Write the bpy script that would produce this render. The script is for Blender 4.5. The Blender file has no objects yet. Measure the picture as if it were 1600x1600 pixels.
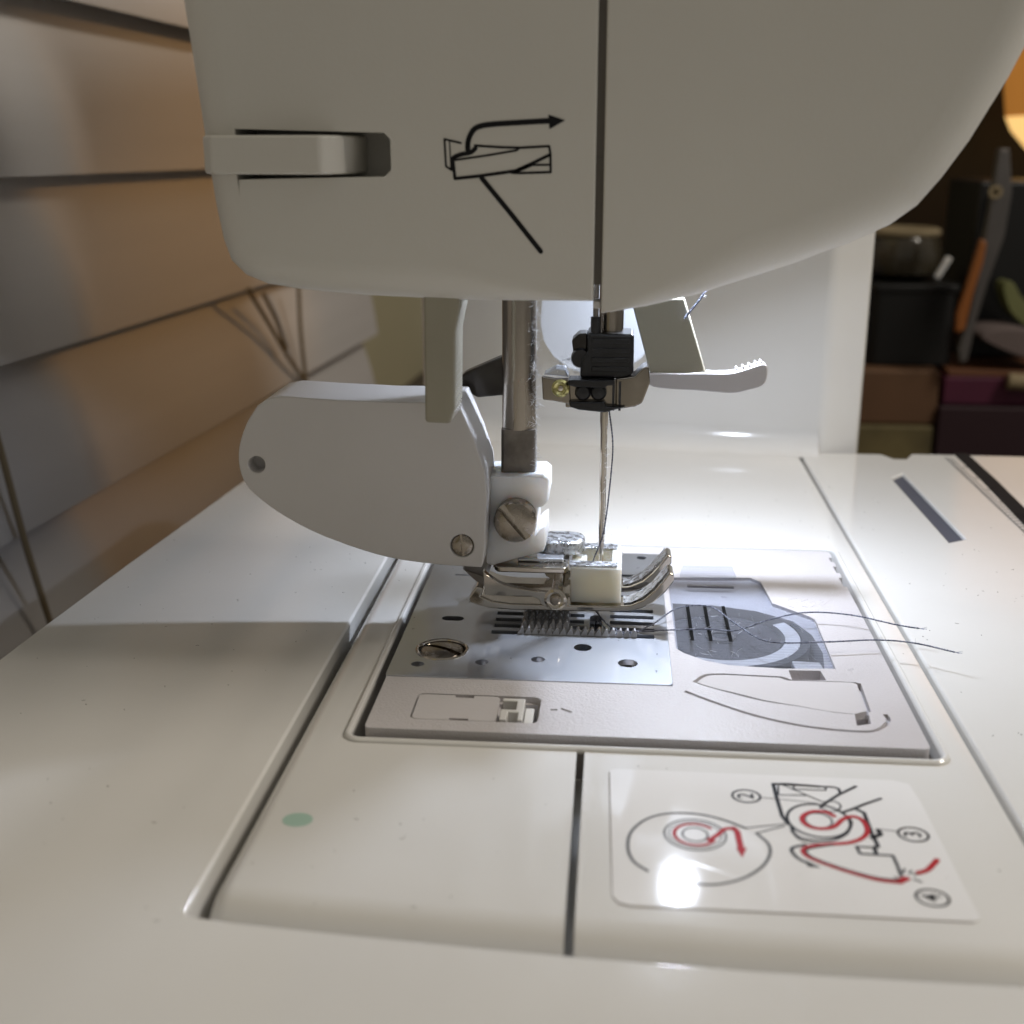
import bpy, bmesh, math, random
from mathutils import Vector, Matrix
random.seed(7)
S = 0.001            # everything below is written in millimetres
scene = bpy.context.scene
col = scene.collection

# ------------------------------------------------------------------ camera, world, lamps, exposure
cam = bpy.data.cameras.new('camera'); camo = bpy.data.objects.new('camera', cam); col.objects.link(camo)
fw = Vector((-0.08090074, 0.95482053, -0.2859595)); up = Vector((-0.02414248, 0.28493855, 0.95824171)); rt = Vector((0.99642973, 0.08442624, 0.0))
camo.matrix_world = Matrix(((rt.x, up.x, -fw.x, 0), (rt.y, up.y, -fw.y, 0), (rt.z, up.z, -fw.z, 73 * S), (0, 0, 0, 1)))
cam.sensor_width = 36; cam.lens = 42.75; cam.clip_start = 0.01; cam.clip_end = 20
cam.dof.use_dof = True; cam.dof.focus_distance = 0.189; cam.dof.aperture_fstop = 25; cam.dof.aperture_blades = 0
scene.camera = camo

world = bpy.data.worlds.new('World'); scene.world = world; world.use_nodes = True
bg = world.node_tree.nodes['Background']; bg.inputs[0].default_value = (1.0, 0.95, 0.865, 1); bg.inputs[1].default_value = 0.188

def lamp(name, kind, loc, power, color, size=0.1, target=None, spot=None, blend=0.5):
    l = bpy.data.lights.new(name, kind); l.energy = power; l.color = color
    if kind == 'AREA': l.shape = 'DISK'; l.size = size
    else: l.shadow_soft_size = size
    if spot: l.spot_size = math.radians(spot); l.spot_blend = blend
    o = bpy.data.objects.new(name, l); col.objects.link(o); o.location = [c * S for c in loc]
    if target is not None:
        d = Vector(target) - Vector(loc); o.rotation_euler = d.to_track_quat('-Z', 'Y').to_euler()
    return o
# room lamp, up on the operator's side of the machine
lamp('room_lamp', 'AREA', (560, 200, 590), 3.2, (1.0, 0.915, 0.80), 0.22, (0, 150, 0))
# warm table lamp standing beyond the machine on the right, turned to the blind
lamp('table_lamp_bulb', 'SPOT', (330, 760, 230), 5.2, (1.0, 0.53, 0.17), 0.03, (-148, 450, 25), 27, 1.0)

scene.view_settings.view_transform = 'Standard'; scene.view_settings.look = 'None'
scene.view_settings.exposure = 0.12; scene.view_settings.gamma = 1.0; scene.view_settings.use_curve_mapping = False
scene.cycles.max_bounces = 8; scene.cycles.glossy_bounces = 5; scene.cycles.transparent_max_bounces = 12
scene.cycles.sample_clamp_indirect = 4.0
scene.cycles.caustics_reflective = False; scene.cycles.caustics_refractive = False

# ------------------------------------------------------------------ materials
MATS = {}
def mat(name, base, rough=0.4, metal=0.0, noise=0.0, nscale=60.0, bump=0.0, bscale=400.0, rvar=0.0, coat=0.0, spec=0.5, emit=None, estr=0.0, subsurf=0.0, stretch=None, alt=None, trans=0.0, rough2=None, mix2=0.5, scratch=0.0):
    m = bpy.data.materials.new(name); m.use_nodes = True
    nt = m.node_tree; b = nt.nodes['Principled BSDF']
    b.inputs['Base Color'].default_value = (*base, 1); b.inputs['Roughness'].default_value = rough; b.inputs['Metallic'].default_value = metal
    b.inputs['Specular IOR Level'].default_value = spec
    b.inputs['Coat Weight'].default_value = coat; b.inputs['Coat Roughness'].default_value = 0.08
    if trans: b.inputs['Transmission Weight'].default_value = trans
    if subsurf:
        b.inputs['Subsurface Weight'].default_value = subsurf; b.inputs['Subsurface Radius'].default_value = (1, 0.9, 0.8); b.inputs['Subsurface Scale'].default_value = 0.004
    if emit: b.inputs['Emission Color'].default_value = (*emit, 1); b.inputs['Emission Strength'].default_value = estr
    tc = nt.nodes.new('ShaderNodeTexCoord'); mp = nt.nodes.new('ShaderNodeMapping'); nt.links.new(tc.outputs['Object'], mp.inputs[0])
    if stretch: mp.inputs['Scale'].default_value = stretch
    if noise or rvar:
        n = nt.nodes.new('ShaderNodeTexNoise'); n.inputs['Scale'].default_value = nscale; n.inputs['Detail'].default_value = 6; nt.links.new(mp.outputs[0], n.inputs['Vector'])
        if noise:
            r = nt.nodes.new('ShaderNodeValToRGB'); nt.links.new(n.outputs[0], r.inputs[0])
            lo = [c * (1 - noise) for c in base] if alt is None else alt
            r.color_ramp.elements[0].position = 0.35; r.color_ramp.elements[1].position = 0.65
            r.color_ramp.elements[0].color = (*lo, 1); r.color_ramp.elements[1].color = (*[min(1, c * (1 + noise * 0.5)) for c in base], 1)
            nt.links.new(r.outputs[0], b.inputs['Base Color'])
        if rvar:
            mr = nt.nodes.new('ShaderNodeMapRange'); nt.links.new(n.outputs[0], mr.inputs[0])
            mr.inputs[1].default_value = 0.3; mr.inputs[2].default_value = 0.7
            mr.inputs[3].default_value = max(0.02, rough - rvar); mr.inputs[4].default_value = rough + rvar
            nt.links.new(mr.outputs[0], b.inputs['Roughness'])
    if bump:
        n2 = nt.nodes.new('ShaderNodeTexNoise'); n2.inputs['Scale'].default_value = bscale; n2.inputs['Detail'].default_value = 3; nt.links.new(mp.outputs[0], n2.inputs['Vector'])
        bp = nt.nodes.new('ShaderNodeBump'); bp.inputs['Strength'].default_value = bump; bp.inputs['Distance'].default_value = 0.0002
        nt.links.new(n2.outputs[0], bp.inputs['Height']); nt.links.new(bp.outputs[0], b.inputs['Normal'])
    if scratch:
        acc = None
        for k, ang in enumerate((0.5, -0.9, 1.9)):
            mp2 = nt.nodes.new('ShaderNodeMapping'); mp2.inputs['Scale'].default_value = (40, 1400, 40)
            mr0 = nt.nodes.new('ShaderNodeMapping'); mr0.inputs['Rotation'].default_value = (0, 0, ang); nt.links.new(tc.outputs['Object'], mr0.inputs[0]); nt.links.new(mr0.outputs[0], mp2.inputs[0])
            ns = nt.nodes.new('ShaderNodeTexNoise'); ns.inputs['Scale'].default_value = 1.0; ns.inputs['Detail'].default_value = 2; nt.links.new(mp2.outputs[0], ns.inputs['Vector'])
            rs = nt.nodes.new('ShaderNodeMapRange'); rs.inputs[1].default_value = 0.69; rs.inputs[2].default_value = 0.75; nt.links.new(ns.outputs[0], rs.inputs[0])
            if acc is None: acc = rs.outputs[0]
            else:
                ad = nt.nodes.new('ShaderNodeMath'); ad.operation = 'ADD'; nt.links.new(acc, ad.inputs[0]); nt.links.new(rs.outputs[0], ad.inputs[1]); acc = ad.outputs[0]
        ml = nt.nodes.new('ShaderNodeMath'); ml.operation = 'MULTIPLY_ADD'; ml.inputs[1].default_value = scratch; nt.links.new(acc, ml.inputs[0])
        src = b.inputs['Roughness'].links[0].from_socket if b.inputs['Roughness'].links else None
        if src: nt.links.new(src, ml.inputs[2])
        else: ml.inputs[2].default_value = rough
        nt.links.new(ml.outputs[0], b.inputs['Roughness'])
    if rough2:
        b2 = nt.nodes.new('ShaderNodeBsdfPrincipled'); b2.inputs['Base Color'].default_value = (*base, 1); b2.inputs['Roughness'].default_value = rough2; b2.inputs['Metallic'].default_value = metal
        mx = nt.nodes.new('ShaderNodeMixShader'); mx.inputs[0].default_value = mix2; out = nt.nodes['Material Output']
        nt.links.new(b.outputs[0], mx.inputs[1]); nt.links.new(b2.outputs[0], mx.inputs[2]); nt.links.new(mx.outputs[0], out.inputs[0])
    MATS[name] = m
    return m

mat('white_plastic', (0.70, 0.69, 0.665), 0.11, noise=0.03, nscale=25, rvar=0.035, bump=0.05, bscale=900, scratch=0.04)
mat('head_plastic', (0.68, 0.665, 0.62), 0.36, noise=0.03, nscale=30, rvar=0.05, bump=0.12, bscale=1500)
mat('cover_plastic', (0.55, 0.525, 0.53), 0.30, noise=0.03, nscale=80, rvar=0.03, bump=0.6, bscale=3000)
mat('lilac_plastic', (0.63, 0.615, 0.61), 0.42, noise=0.03, nscale=60, bump=0.1, bscale=1500)
mat('panel_plastic', (0.57, 0.545, 0.545), 0.3, noise=0.03, nscale=60, bump=0.12, bscale=1500)
mat('grey_plastic', (0.34, 0.32, 0.25), 0.45, noise=0.05, nscale=80, bump=0.15, bscale=1500)
mat('milky_plastic', (0.84, 0.84, 0.84), 0.35, subsurf=1.0, bump=0.08, bscale=1200)
mat('cream_insert', (0.86, 0.83, 0.72), 0.3, noise=0.03, nscale=150, subsurf=1.0)
mat('lamp_cover_plastic', (0.40, 0.42, 0.45), 0.3, bump=0.1, bscale=500)
mat('plate_steel', (0.68, 0.71, 0.77), 0.06, 1.0, noise=0.1, nscale=300, rvar=0.03, stretch=(0.15, 3, 1), bump=0.03, bscale=700, rough2=0.47, mix2=0.46)
mat('chrome', (0.56, 0.52, 0.46), 0.10, 1.0, noise=0.12, nscale=150, rvar=0.06, bump=0.05, bscale=900)
mat('dusty_chrome', (0.62, 0.64, 0.68), 0.3, 0.9, noise=0.35, nscale=900, rvar=0.15, bump=1.0, bscale=2200)
mat('bar_steel', (0.40, 0.36, 0.31), 0.22, 1.0, noise=0.25, nscale=120, rvar=0.1, stretch=(1, 1, 0.15))
mat('bracket_steel', (0.30, 0.27, 0.23), 0.16, 1.0, noise=0.2, nscale=200, rvar=0.06)
mat('dull_steel', (0.22, 0.20, 0.18), 0.38, 1.0, noise=0.35, nscale=260, rvar=0.1)
mat('screw_steel', (0.36, 0.32, 0.27), 0.26, 1.0, noise=0.2, nscale=500, rvar=0.1)
mat('slot_blue', (0.07, 0.075, 0.10), 0.6)
mat('slot_dark', (0.05, 0.043, 0.038), 0.5, 0.6)
mat('feed_steel', (0.55, 0.55, 0.57), 0.4, 0.9, noise=0.3, nscale=400)
mat('black_plastic', (0.012, 0.012, 0.014), 0.32, noise=0.3, nscale=800, bump=0.2, bscale=1500)
mat('dark_metal', (0.06, 0.055, 0.05), 0.3, 0.9, noise=0.3, nscale=200)
mat('brass', (0.55, 0.50, 0.22), 0.25, 1.0)
mat('print_black', (0.010, 0.010, 0.012), 0.6, spec=0.2)
mat('print_red', (0.40, 0.012, 0.018), 0.6, spec=0.2)
mat('print_grey', (0.10, 0.10, 0.10), 0.6, spec=0.2)
mat('sticker_film', (0.78, 0.77, 0.76), 0.06, noise=0.02, nscale=60, rvar=0.015, scratch=0.12)
mat('edge_brown', (0.22, 0.18, 0.14), 0.7)
mat('green_stain', (0.36, 0.52, 0.44), 0.3)
mat('matte_black', (0.012, 0.012, 0.012), 0.9, spec=0.0)
mat('seam_grey', (0.16, 0.145, 0.125), 0.6)
mat('rubber_dark', (0.03, 0.03, 0.032), 0.6)
mat('thread_navy', (0.03, 0.035, 0.06), 0.55, noise=0.7, nscale=2500, alt=(0.30, 0.32, 0.40))  # pale flecks put the lamp's glints on the twist into the colour
mat('bobbin_thread_dark', (0.030, 0.026, 0.028), 0.6, noise=0.5, nscale=900, stretch=(1, 1, 4), bump=0.6, bscale=2500)
mat('lint_white', (0.75, 0.77, 0.82), 0.8)
mat('dust_grey', (0.22, 0.21, 0.20), 0.9, noise=0.6, nscale=900)
mat('blind_slat', (0.50, 0.48, 0.465), 0.75, noise=0.06, nscale=8, stretch=(1, 0.2, 6), bump=0.08, bscale=60)
mat('blind_cord', (0.22, 0.17, 0.10), 0.8)
mat('wall_paint', (0.46, 0.42, 0.27), 0.85, noise=0.05, nscale=10)
mat('box_white', (0.85, 0.83, 0.76), 0.5)
mat('trim_paint', (0.72, 0.70, 0.58), 0.5)
mat('desk_wood', (0.07, 0.05, 0.035), 0.5, noise=0.3, nscale=6, stretch=(1, 8, 1))
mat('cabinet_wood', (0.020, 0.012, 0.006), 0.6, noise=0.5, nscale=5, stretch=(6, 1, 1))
mat('book_brown', (0.12, 0.06, 0.028), 0.7, noise=0.15, nscale=20)
mat('book_tan', (0.15, 0.12, 0.05), 0.7, noise=0.5, nscale=25)
mat('book_magenta', (0.075, 0.006, 0.03), 0.6, noise=0.2, nscale=20)
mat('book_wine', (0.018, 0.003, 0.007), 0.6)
mat('book_orange', (0.13, 0.05, 0.02), 0.6)
mat('paper_cream', (0.24, 0.19, 0.11), 0.8)
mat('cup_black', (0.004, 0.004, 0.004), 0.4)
mat('cup_blue', (0.02, 0.05, 0.16), 0.4)
mat('jar_glass', (0.09, 0.075, 0.05), 0.15, noise=0.5, nscale=12)
mat('tool_grey', (0.15, 0.14, 0.135), 0.35, 0.5, noise=0.2, nscale=20)
mat('tool_orange', (0.26, 0.085, 0.015), 0.45)
mat('toy_green', (0.15, 0.16, 0.06), 0.6)
mat('cloth_pink', (0.13, 0.10, 0.095), 0.85)
mat('shade_amber', (0.8, 0.45, 0.12), 0.6, emit=(1.0, 0.62, 0.22), estr=0.95)
mat('shade_orange', (0.7, 0.3, 0.06), 0.6, emit=(0.9, 0.36, 0.07), estr=0.28)
mat('led_lens', (1, 1, 1), 0.3, emit=(0.76, 0.84, 1.0), estr=1330.0)

def clear_plastic():
    m = bpy.data.materials.new('clear_plastic'); m.use_nodes = True; nt = m.node_tree
    for n in list(nt.nodes): nt.nodes.remove(n)
    out = nt.nodes.new('ShaderNodeOutputMaterial'); mx = nt.nodes.new('ShaderNodeMixShader'); tr = nt.nodes.new('ShaderNodeBsdfTransparent'); pb = nt.nodes.new('ShaderNodeBsdfPrincipled')
    tr.inputs[0].default_value = (0.90, 0.92, 0.96, 1)
    pb.inputs['Base Color'].default_value = (0.45, 0.46, 0.50, 1); pb.inputs['Roughness'].default_value = 0.08
    tc = nt.nodes.new('ShaderNodeTexCoord'); wv = nt.nodes.new('ShaderNodeTexWave'); wv.wave_type = 'BANDS'; wv.bands_direction = 'Y'
    wv.inputs['Scale'].default_value = 320; nt.links.new(tc.outputs['Object'], wv.inputs['Vector'])
    bp = nt.nodes.new('ShaderNodeBump'); bp.inputs['Strength'].default_value = 0.25; bp.inputs['Distance'].default_value = 0.0002
    nt.links.new(wv.outputs[0], bp.inputs['Height'])
    nz = nt.nodes.new('ShaderNodeTexNoise'); nz.inputs['Scale'].default_value = 260; nt.links.new(tc.outputs['Object'], nz.inputs['Vector'])
    b3 = nt.nodes.new('ShaderNodeBump'); b3.inputs['Strength'].default_value = 0.7; b3.inputs['Distance'].default_value = 0.0006
    nt.links.new(nz.outputs[0], b3.inputs['Height']); nt.links.new(bp.outputs[0], b3.inputs['Normal']); nt.links.new(b3.outputs[0], pb.inputs['Normal'])
    mr = nt.nodes.new('ShaderNodeMapRange'); mr.inputs[3].default_value = 0.05; mr.inputs[4].default_value = 0.20; nt.links.new(wv.outputs[0], mr.inputs[0])
    nt.links.new(mr.outputs[0], mx.inputs[0]); nt.links.new(tr.outputs[0], mx.inputs[1]); nt.links.new(pb.outputs[0], mx.inputs[2]); nt.links.new(mx.outputs[0], out.inputs[0])
    MATS['clear_plastic'] = m
    m = bpy.data.materials.new('hood_plastic'); m.use_nodes = True; nt = m.node_tree
    for n in list(nt.nodes): nt.nodes.remove(n)
    out = nt.nodes.new('ShaderNodeOutputMaterial'); mx = nt.nodes.new('ShaderNodeMixShader'); tr = nt.nodes.new('ShaderNodeBsdfTransparent'); pb = nt.nodes.new('ShaderNodeBsdfPrincipled')
    pb.inputs['Base Color'].default_value = (0.6, 0.64, 0.7, 1); pb.inputs['Roughness'].default_value = 0.3
    mx.inputs[0].default_value = 0.16
    nt.links.new(tr.outputs[0], mx.inputs[1]); nt.links.new(pb.outputs[0], mx.inputs[2]); nt.links.new(mx.outputs[0], out.inputs[0])
    MATS['hood_plastic'] = m
clear_plastic()

# ------------------------------------------------------------------ mesh helpers
class MB:
    def __init__(s): s.v = []; s.f = []
    def add(s, vs, fs):
        o = len(s.v); s.v += [tuple(v) for v in vs]; s.f += [tuple(i + o for i in f) for f in fs]; return s
    def box(s, x0, x1, y0, y1, z0, z1):
        return s.add([(x0, y0, z0), (x1, y0, z0), (x1, y1, z0), (x0, y1, z0), (x0, y0, z1), (x1, y0, z1), (x1, y1, z1), (x0, y1, z1)],
                     [(0, 3, 2, 1), (4, 5, 6, 7), (0, 1, 5, 4), (1, 2, 6, 5), (2, 3, 7, 6), (3, 0, 4, 7)])
    def prism(s, poly, axis, a0, a1):
        n = len(poly)
        def P(p, a): return (p[0], p[1], a) if axis == 'z' else ((p[0], a, p[1]) if axis == 'y' else (a, p[0], p[1]))
        vs = [P(p, a0) for p in poly] + [P(p, a1) for p in poly]
        fs = [tuple(range(n))[::-1], tuple(range(n, 2 * n))] + [(i, (i + 1) % n, n + (i + 1) % n, n + i) for i in range(n)]
        return s.add(vs, fs)
    def tube(s, pts, r, n=10, closed=False, caps=True):
        pts = [Vector(p) for p in pts]; m = len(pts); rs = r if isinstance(r, (list, tuple)) else [r] * m
        base = len(s.v); prev = None
        for i, p in enumerate(pts):
            a = pts[i - 1] if (i > 0 or closed) else p; b = pts[(i + 1) % m] if (i < m - 1 or closed) else p
            t = (b - a).normalized()
            if prev is None:
                u = t.cross(Vector((0, 0, 1)));
                if u.length < 0.1: u = t.cross(Vector((0, 1, 0)))
                u.normalize()
            else:
                u = prev - t * prev.dot(t); u.normalize()
            prev = u; w = t.cross(u)
            for k in range(n):
                an = 2 * math.pi * k / n; s.v.append(tuple(p + (u * math.cos(an) + w * math.sin(an)) * rs[i]))
        for i in range(m if closed else m - 1):
            j = (i + 1) % m
            for k in range(n): s.f.append((base + i * n + k, base + i * n + (k + 1) % n, base + j * n + (k + 1) % n, base + j * n + k))
        if caps and not closed:
            s.f.append(tuple(base + k for k in range(n))[::-1]); s.f.append(tuple(base + (m - 1) * n + k for k in range(n)))
        return s
    def lathe(s, prof, c, axis='z', n=28, caps=True):   # prof: (radius, height)
        base = len(s.v)
        for (r, h) in prof:
            for k in range(n):
                a = 2 * math.pi * k / n; u, w = r * math.cos(a), r * math.sin(a)
                s.v.append((c[0] + u, c[1] + w, c[2] + h) if axis == 'z' else (c[0] + u, c[1] + h, c[2] + w))
        for i in range(len(prof) - 1):
            for k in range(n): s.f.append((base + i * n + k, base + i * n + (k + 1) % n, base + (i + 1) * n + (k + 1) % n, base + (i + 1) * n + k))
        if caps: s.f.append(tuple(base + k for k in range(n))[::-1]); s.f.append(tuple(base + (len(prof) - 1) * n + k for k in range(n)))
        return s
    def ribbon(s, pts, w, z, axis='z', closed=False):   # flat printed line lying on a surface
        P2 = [Vector(p[:2]) for p in pts]; m = len(P2); base = len(s.v)
        for i, p in enumerate(P2):
            a = P2[i - 1] if (i > 0 or closed) else p; b = P2[(i + 1) % m] if (i < m - 1 or closed) else p
            t = (b - a).normalized(); nn = Vector((-t.y, t.x)) * w / 2
            if (a - p).length > 1e-6 and (b - p).length > 1e-6:
                e1 = (p - a).normalized(); c = max(0.5, t.dot(e1)); nn = nn / c
            ext = Vector((0, 0))
            for q in (p + ext + nn, p + ext - nn): s.v.append((q.x, q.y, z) if axis == 'z' else (q.x, z, q.y))
        for i in range(m if closed else m - 1):
            j = (i + 1) % m; s.f.append((base + 2 * i, base + 2 * i + 1, base + 2 * j + 1, base + 2 * j))
        return s
    def fan(s, pts, z, axis='z'):
        return s.add([(p[0], p[1], z) if axis == 'z' else (p[0], z, p[1]) for p in pts], [tuple(range(len(pts)))])
    def build(s, name, m, parent=None, smooth=35, bevel=0.0, bseg=3, bang=30, recalc=True):
        me = bpy.data.meshes.new(name)
        me.from_pydata([(x * S, y * S, z * S) for x, y, z in s.v], [], s.f)
        if recalc:
            bm = bmesh.new(); bm.from_mesh(me); bmesh.ops.recalc_face_normals(bm, faces=bm.faces); bm.to_mesh(me); bm.free()
        o = bpy.data.objects.new(name, me); col.objects.link(o)
        me.materials.append(MATS[m])
        if bevel:
            b = o.modifiers.new('bevel', 'BEVEL'); b.width = bevel * S; b.segments = bseg; b.limit_method = 'ANGLE'; b.angle_limit = math.radians(bang); b.use_clamp_overlap = True
            if smooth: b.harden_normals = True
        if smooth:
            me.shade_smooth(); me.set_sharp_from_angle(angle=math.radians(smooth))
        if parent is not None: setp(o, parent)
        return o

def setp(o, parent):
    o.parent = parent
    p = parent; M = Matrix.Identity(4)
    while p is not None:
        M = (Matrix.Translation(p.location) if p.type == 'EMPTY' else Matrix.Identity(4)) @ M; p = None if p.parent is None else p.parent
    o.matrix_parent_inverse = M.inverted() if parent.type == 'EMPTY' else Matrix.Identity(4)

def empty(name, loc, label, cat, group=None):
    e = bpy.data.objects.new(name, None); col.objects.link(e); e.location = [c * S for c in loc]; e.empty_display_size = 0.02
    tag(e, label, cat, group); return e
def tag(o, label, cat, group=None):
    o['label'] = label; o['category'] = cat
    if group: o['group'] = group
    return o
def spline(pts, k=6, closed=False):
    P = [Vector(p) for p in pts]; n = len(P); out = []
    rng = range(n if closed else n - 1)
    for i in rng:
        p1, p2 = P[i], P[(i + 1) % n]
        p0 = P[i - 1] if (i > 0 or closed) else p1 * 2 - p2
        p3 = P[(i + 2) % n] if (i + 2 < n or closed) else p2 * 2 - p1
        for j in range(k):
            t = j / k
            out.append(0.5 * ((2 * p1) + (p2 - p0) * t + (2 * p0 - 5 * p1 + 4 * p2 - p3) * t * t + (3 * p1 - p0 - 3 * p2 + p3) * t ** 3))
    if not closed: out.append(P[-1])
    return [tuple(v) for v in out]
def circ(c, r, n=24, ry=None, a0=0, a1=360):
    ry = r if ry is None else ry
    full = abs(a1 - a0) >= 360; m = n if full else n + 1
    return [(c[0] + r * math.cos(math.radians(a0 + (a1 - a0) * i / n)), c[1] + ry * math.sin(math.radians(a0 + (a1 - a0) * i / n))) for i in range(m)]
def rrect(x0, x1, y0, y1, r, n=5):
    out = []
    for cx, cy, a in ((x1 - r, y1 - r, 0), (x0 + r, y1 - r, 90), (x0 + r, y0 + r, 180), (x1 - r, y0 + r, 270)):
        for i in range(n + 1):
            t = math.radians(a + 90 * i / n); out.append((cx + r * math.cos(t), cy + r * math.sin(t)))
    return out
def capsule(x0, x1, y, h):
    return rrect(x0, x1, y - h / 2, y + h / 2, h / 2 - 0.001, 4)

def cut(o, cutters, smooth=35):
    """subtract closed cutter volumes (MB) from o, for good"""
    for c in cutters:
        k = c.build('cutter', 'slot_dark', smooth=0)
        md = o.modifiers.new('cut', 'BOOLEAN'); md.object = k; md.operation = 'DIFFERENCE'; md.solver = 'EXACT'
        bv = [m for m in o.modifiers if m.type == 'BEVEL']
        for b in bv: b.show_viewport = False
        dg = bpy.context.evaluated_depsgraph_get(); dg.update()
        me = bpy.data.meshes.new_from_object(o.evaluated_get(dg))
        o.modifiers.remove(md); old = o.data; o.data = me; me.name = old.name
        while len(me.materials) > 1: me.materials.pop()
        for p in me.polygons: p.material_index = 0
        bpy.data.objects.remove(k, do_unlink=True)
        for b in bv: b.show_viewport = True
    o.data.shade_smooth(); o.data.set_sharp_from_angle(angle=math.radians(smooth))
    return o
def join(*mbs):
    r = MB()
    for m in mbs: r.add(m.v, m.f)
    return r

def rounded_shell(profile, y0, y1, radii, nr=7):
    """closed XZ profile pushed along y, its front edge rounded with a radius per point"""
    n = len(profile); P = [Vector(p) for p in profile]
    area = sum(P[i].x * P[(i + 1) % n].y - P[(i + 1) % n].x * P[i].y for i in range(n))
    sgn = 1 if area > 0 else -1
    N = []
    for i in range(n):
        e1 = (P[i] - P[i - 1]).normalized(); e2 = (P[(i + 1) % n] - P[i]).normalized()
        n1 = Vector((-e1.y, e1.x)) * sgn; n2 = Vector((-e2.y, e2.x)) * sgn
        b = (n1 + n2); b.normalize(); d = max(0.5, b.dot(n1)); N.append(b / d)
    m = MB(); rings = []
    def ring(ins, ys): rings.append([(P[i].x + N[i].x * ins[i], ys[i], P[i].y + N[i].y * ins[i]) for i in range(n)])
    ring([r + 0.5 for r in radii], [y0] * n)
    for k in range(nr + 1):
        a = math.pi / 2 * k / nr
        ring([r * (1 - math.sin(a)) for r in radii], [y0 + r * (1 - math.cos(a)) for r in radii])
    ring([0] * n, [y1] * n)
    for r in rings: m.v += r
    for j in range(len(rings) - 1):
        for i in range(n): m.f.append((j * n + i, j * n + (i + 1) % n, (j + 1) * n + (i + 1) % n, (j + 1) * n + i))
    m.f.append(tuple(range(n))); L = (len(rings) - 1) * n; m.f.append(tuple(L + i for i in range(n))[::-1])
    return m

# ------------------------------------------------------------------ setting: desk, window wall
DE = math.radians(3.8); BD = Vector((math.sin(DE), math.cos(DE), 0)); BN = Vector((-math.cos(DE), math.sin(DE), 0))   # the window wall runs along BD
def wallp(s, q, z): v = BD * s + BN * q; return (v.x, v.y, z)
def wall_box(s0, s1, q0, q1, z0, z1, m=None):
    m = m or MB()
    return m.add([wallp(s, q, z) for z in (z0, z1) for s, q in ((s0, q0), (s1, q0), (s1, q1), (s0, q1))],
                 [(0, 3, 2, 1), (4, 5, 6, 7), (0, 1, 5, 4), (1, 2, 6, 5), (2, 3, 7, 6), (3, 0, 4, 7)])
desk = MB().box(-172, 900, -500, 960, -120, -95).build('desk', 'desk_wood'); desk['kind'] = 'structure'
wall = wall_box(-500, 1700, 212, 232, -400, 900).build('wall', 'wall_paint'); wall['kind'] = 'structure'

# ------------------------------------------------------------------ window blind
blind = empty('window_blind', wallp(300, 185, -95), 'wide slatted window blind with drooping cords beside the machine', 'blind')
for k, zb in enumerate((201, 156.5, 111.8, 66.3, 21.0, -23.5, -69.0)):
    s0, s1 = -60, 645
    # slightly bowed slat, lower edge standing towards the room
    prof = []
    for i in range(7):
        t = i / 6; prof.append((172 + 13 * t - 2.2 * math.sin(math.pi * t), zb + 51 * t))
    ring = prof + [(q + 2.8, z + 0.6) for q, z in reversed(prof)]
    m = MB(); n = len(ring)
    for s in (s0, s1): m.v += [wallp(s, q, z) for q, z in ring]
    m.f += [tuple(range(n)), tuple(range(n, 2 * n))[::-1]] + [(i, (i + 1) % n, n + (i + 1) % n, n + i) for i in range(n)]
    m.build('slat', 'blind_slat', blind, smooth=40)
for pts in ([(-151.2, 276.3, 19), (-150.9, 281, 2.2), (-150.5, 287.1, -24.8), (-150.1, 293.7, -47.2), (-149.9, 296.6, -57.3)], [(-139.4, 457.3, 21.9), (-138.1, 477.6, 6.3), (-136.6, 499.9, -11.5), (-135.3, 519.4, -24.9)], [(-135.1, 515.4, 18.9), (-135.1, 515.4, -3), (-134.9, 519.1, -24.9)], [(-138.2, 473.3, 18.2), (-137.4, 486.5, 6.4), (-136.7, 497, -7)], [(-135.1, 519.7, -25), (-134.9, 521.3, -37.9), (-135, 520.5, -55.3)]):
    MB().tube(spline(pts, 5), 0.9, 8).build('ladder_cord', 'blind_cord', blind)

# ------------------------------------------------------------------ extension table
ext = empty('extension_table', (0, 100, -95), 'glossy white extension table around the free arm, with printed ruler', 'table')
TZ = 0.0
def front(x): return 98.7 + 3.6 * (max(0.0, 20 - x) / 60.0) ** 1.5     # front end of the free arm
outer = [(-97, -70), (-91, 150), (-90.2, 170), (-88.3, 205), (-86.2, 235), (-84.4, 264), (-83, 300), (-78, 306), (-41.4, 306)]
inner = [(-41.4, 102.2), (-40.8, 101.4)] + [(x, front(x) - 1.2) for x in (-36, -25, -12, 0, 15, 30, 46.2)] + [(46.9, 97.8), (46.9, 302)]
right = [(62, 302), (67, 302), (69, 297.5), (72, 297.5), (74.5, 303), (104, 302.5), (125, 300), (135, 292), (137, 280), (137, -70)]
top = MB().prism(outer + inner + right, 'z', -11, TZ).build('table_top', 'white_plastic', ext, bevel=1.1, bseg=4)
cut(top, [MB().prism([(64.75, 278.55), (68.02, 282.9), (69.15, 232.92), (65.63, 230.59)], 'z', -20, 5)])
for (x, y) in ((-85, 20), (125, 20), (125, 280), (-72, 285)):
    MB().lathe([(7, -84), (7, -80), (5, -78), (5, 0)], (x, y, -10.9)).build('leg', 'white_plastic', ext)
MB().prism([(64.48, 277.96), (68.3, 283.52), (69.27, 232.93), (65.41, 230.17)], 'z', -5.6, -0.7).build('slot_shade_fill', 'slot_blue', ext)  # dark fill just below the top, the slot's shade put into its colour
MB().ribbon([(86.8, 304.43), (86.69, 295.29), (86.5, 278.5), (85.51, 249.78), (84.61, 227.7)], 3.6, 0.05).build('ruler_band', 'print_black', ext, smooth=0)
tk = MB(); yy = 130.0; i = 0
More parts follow.
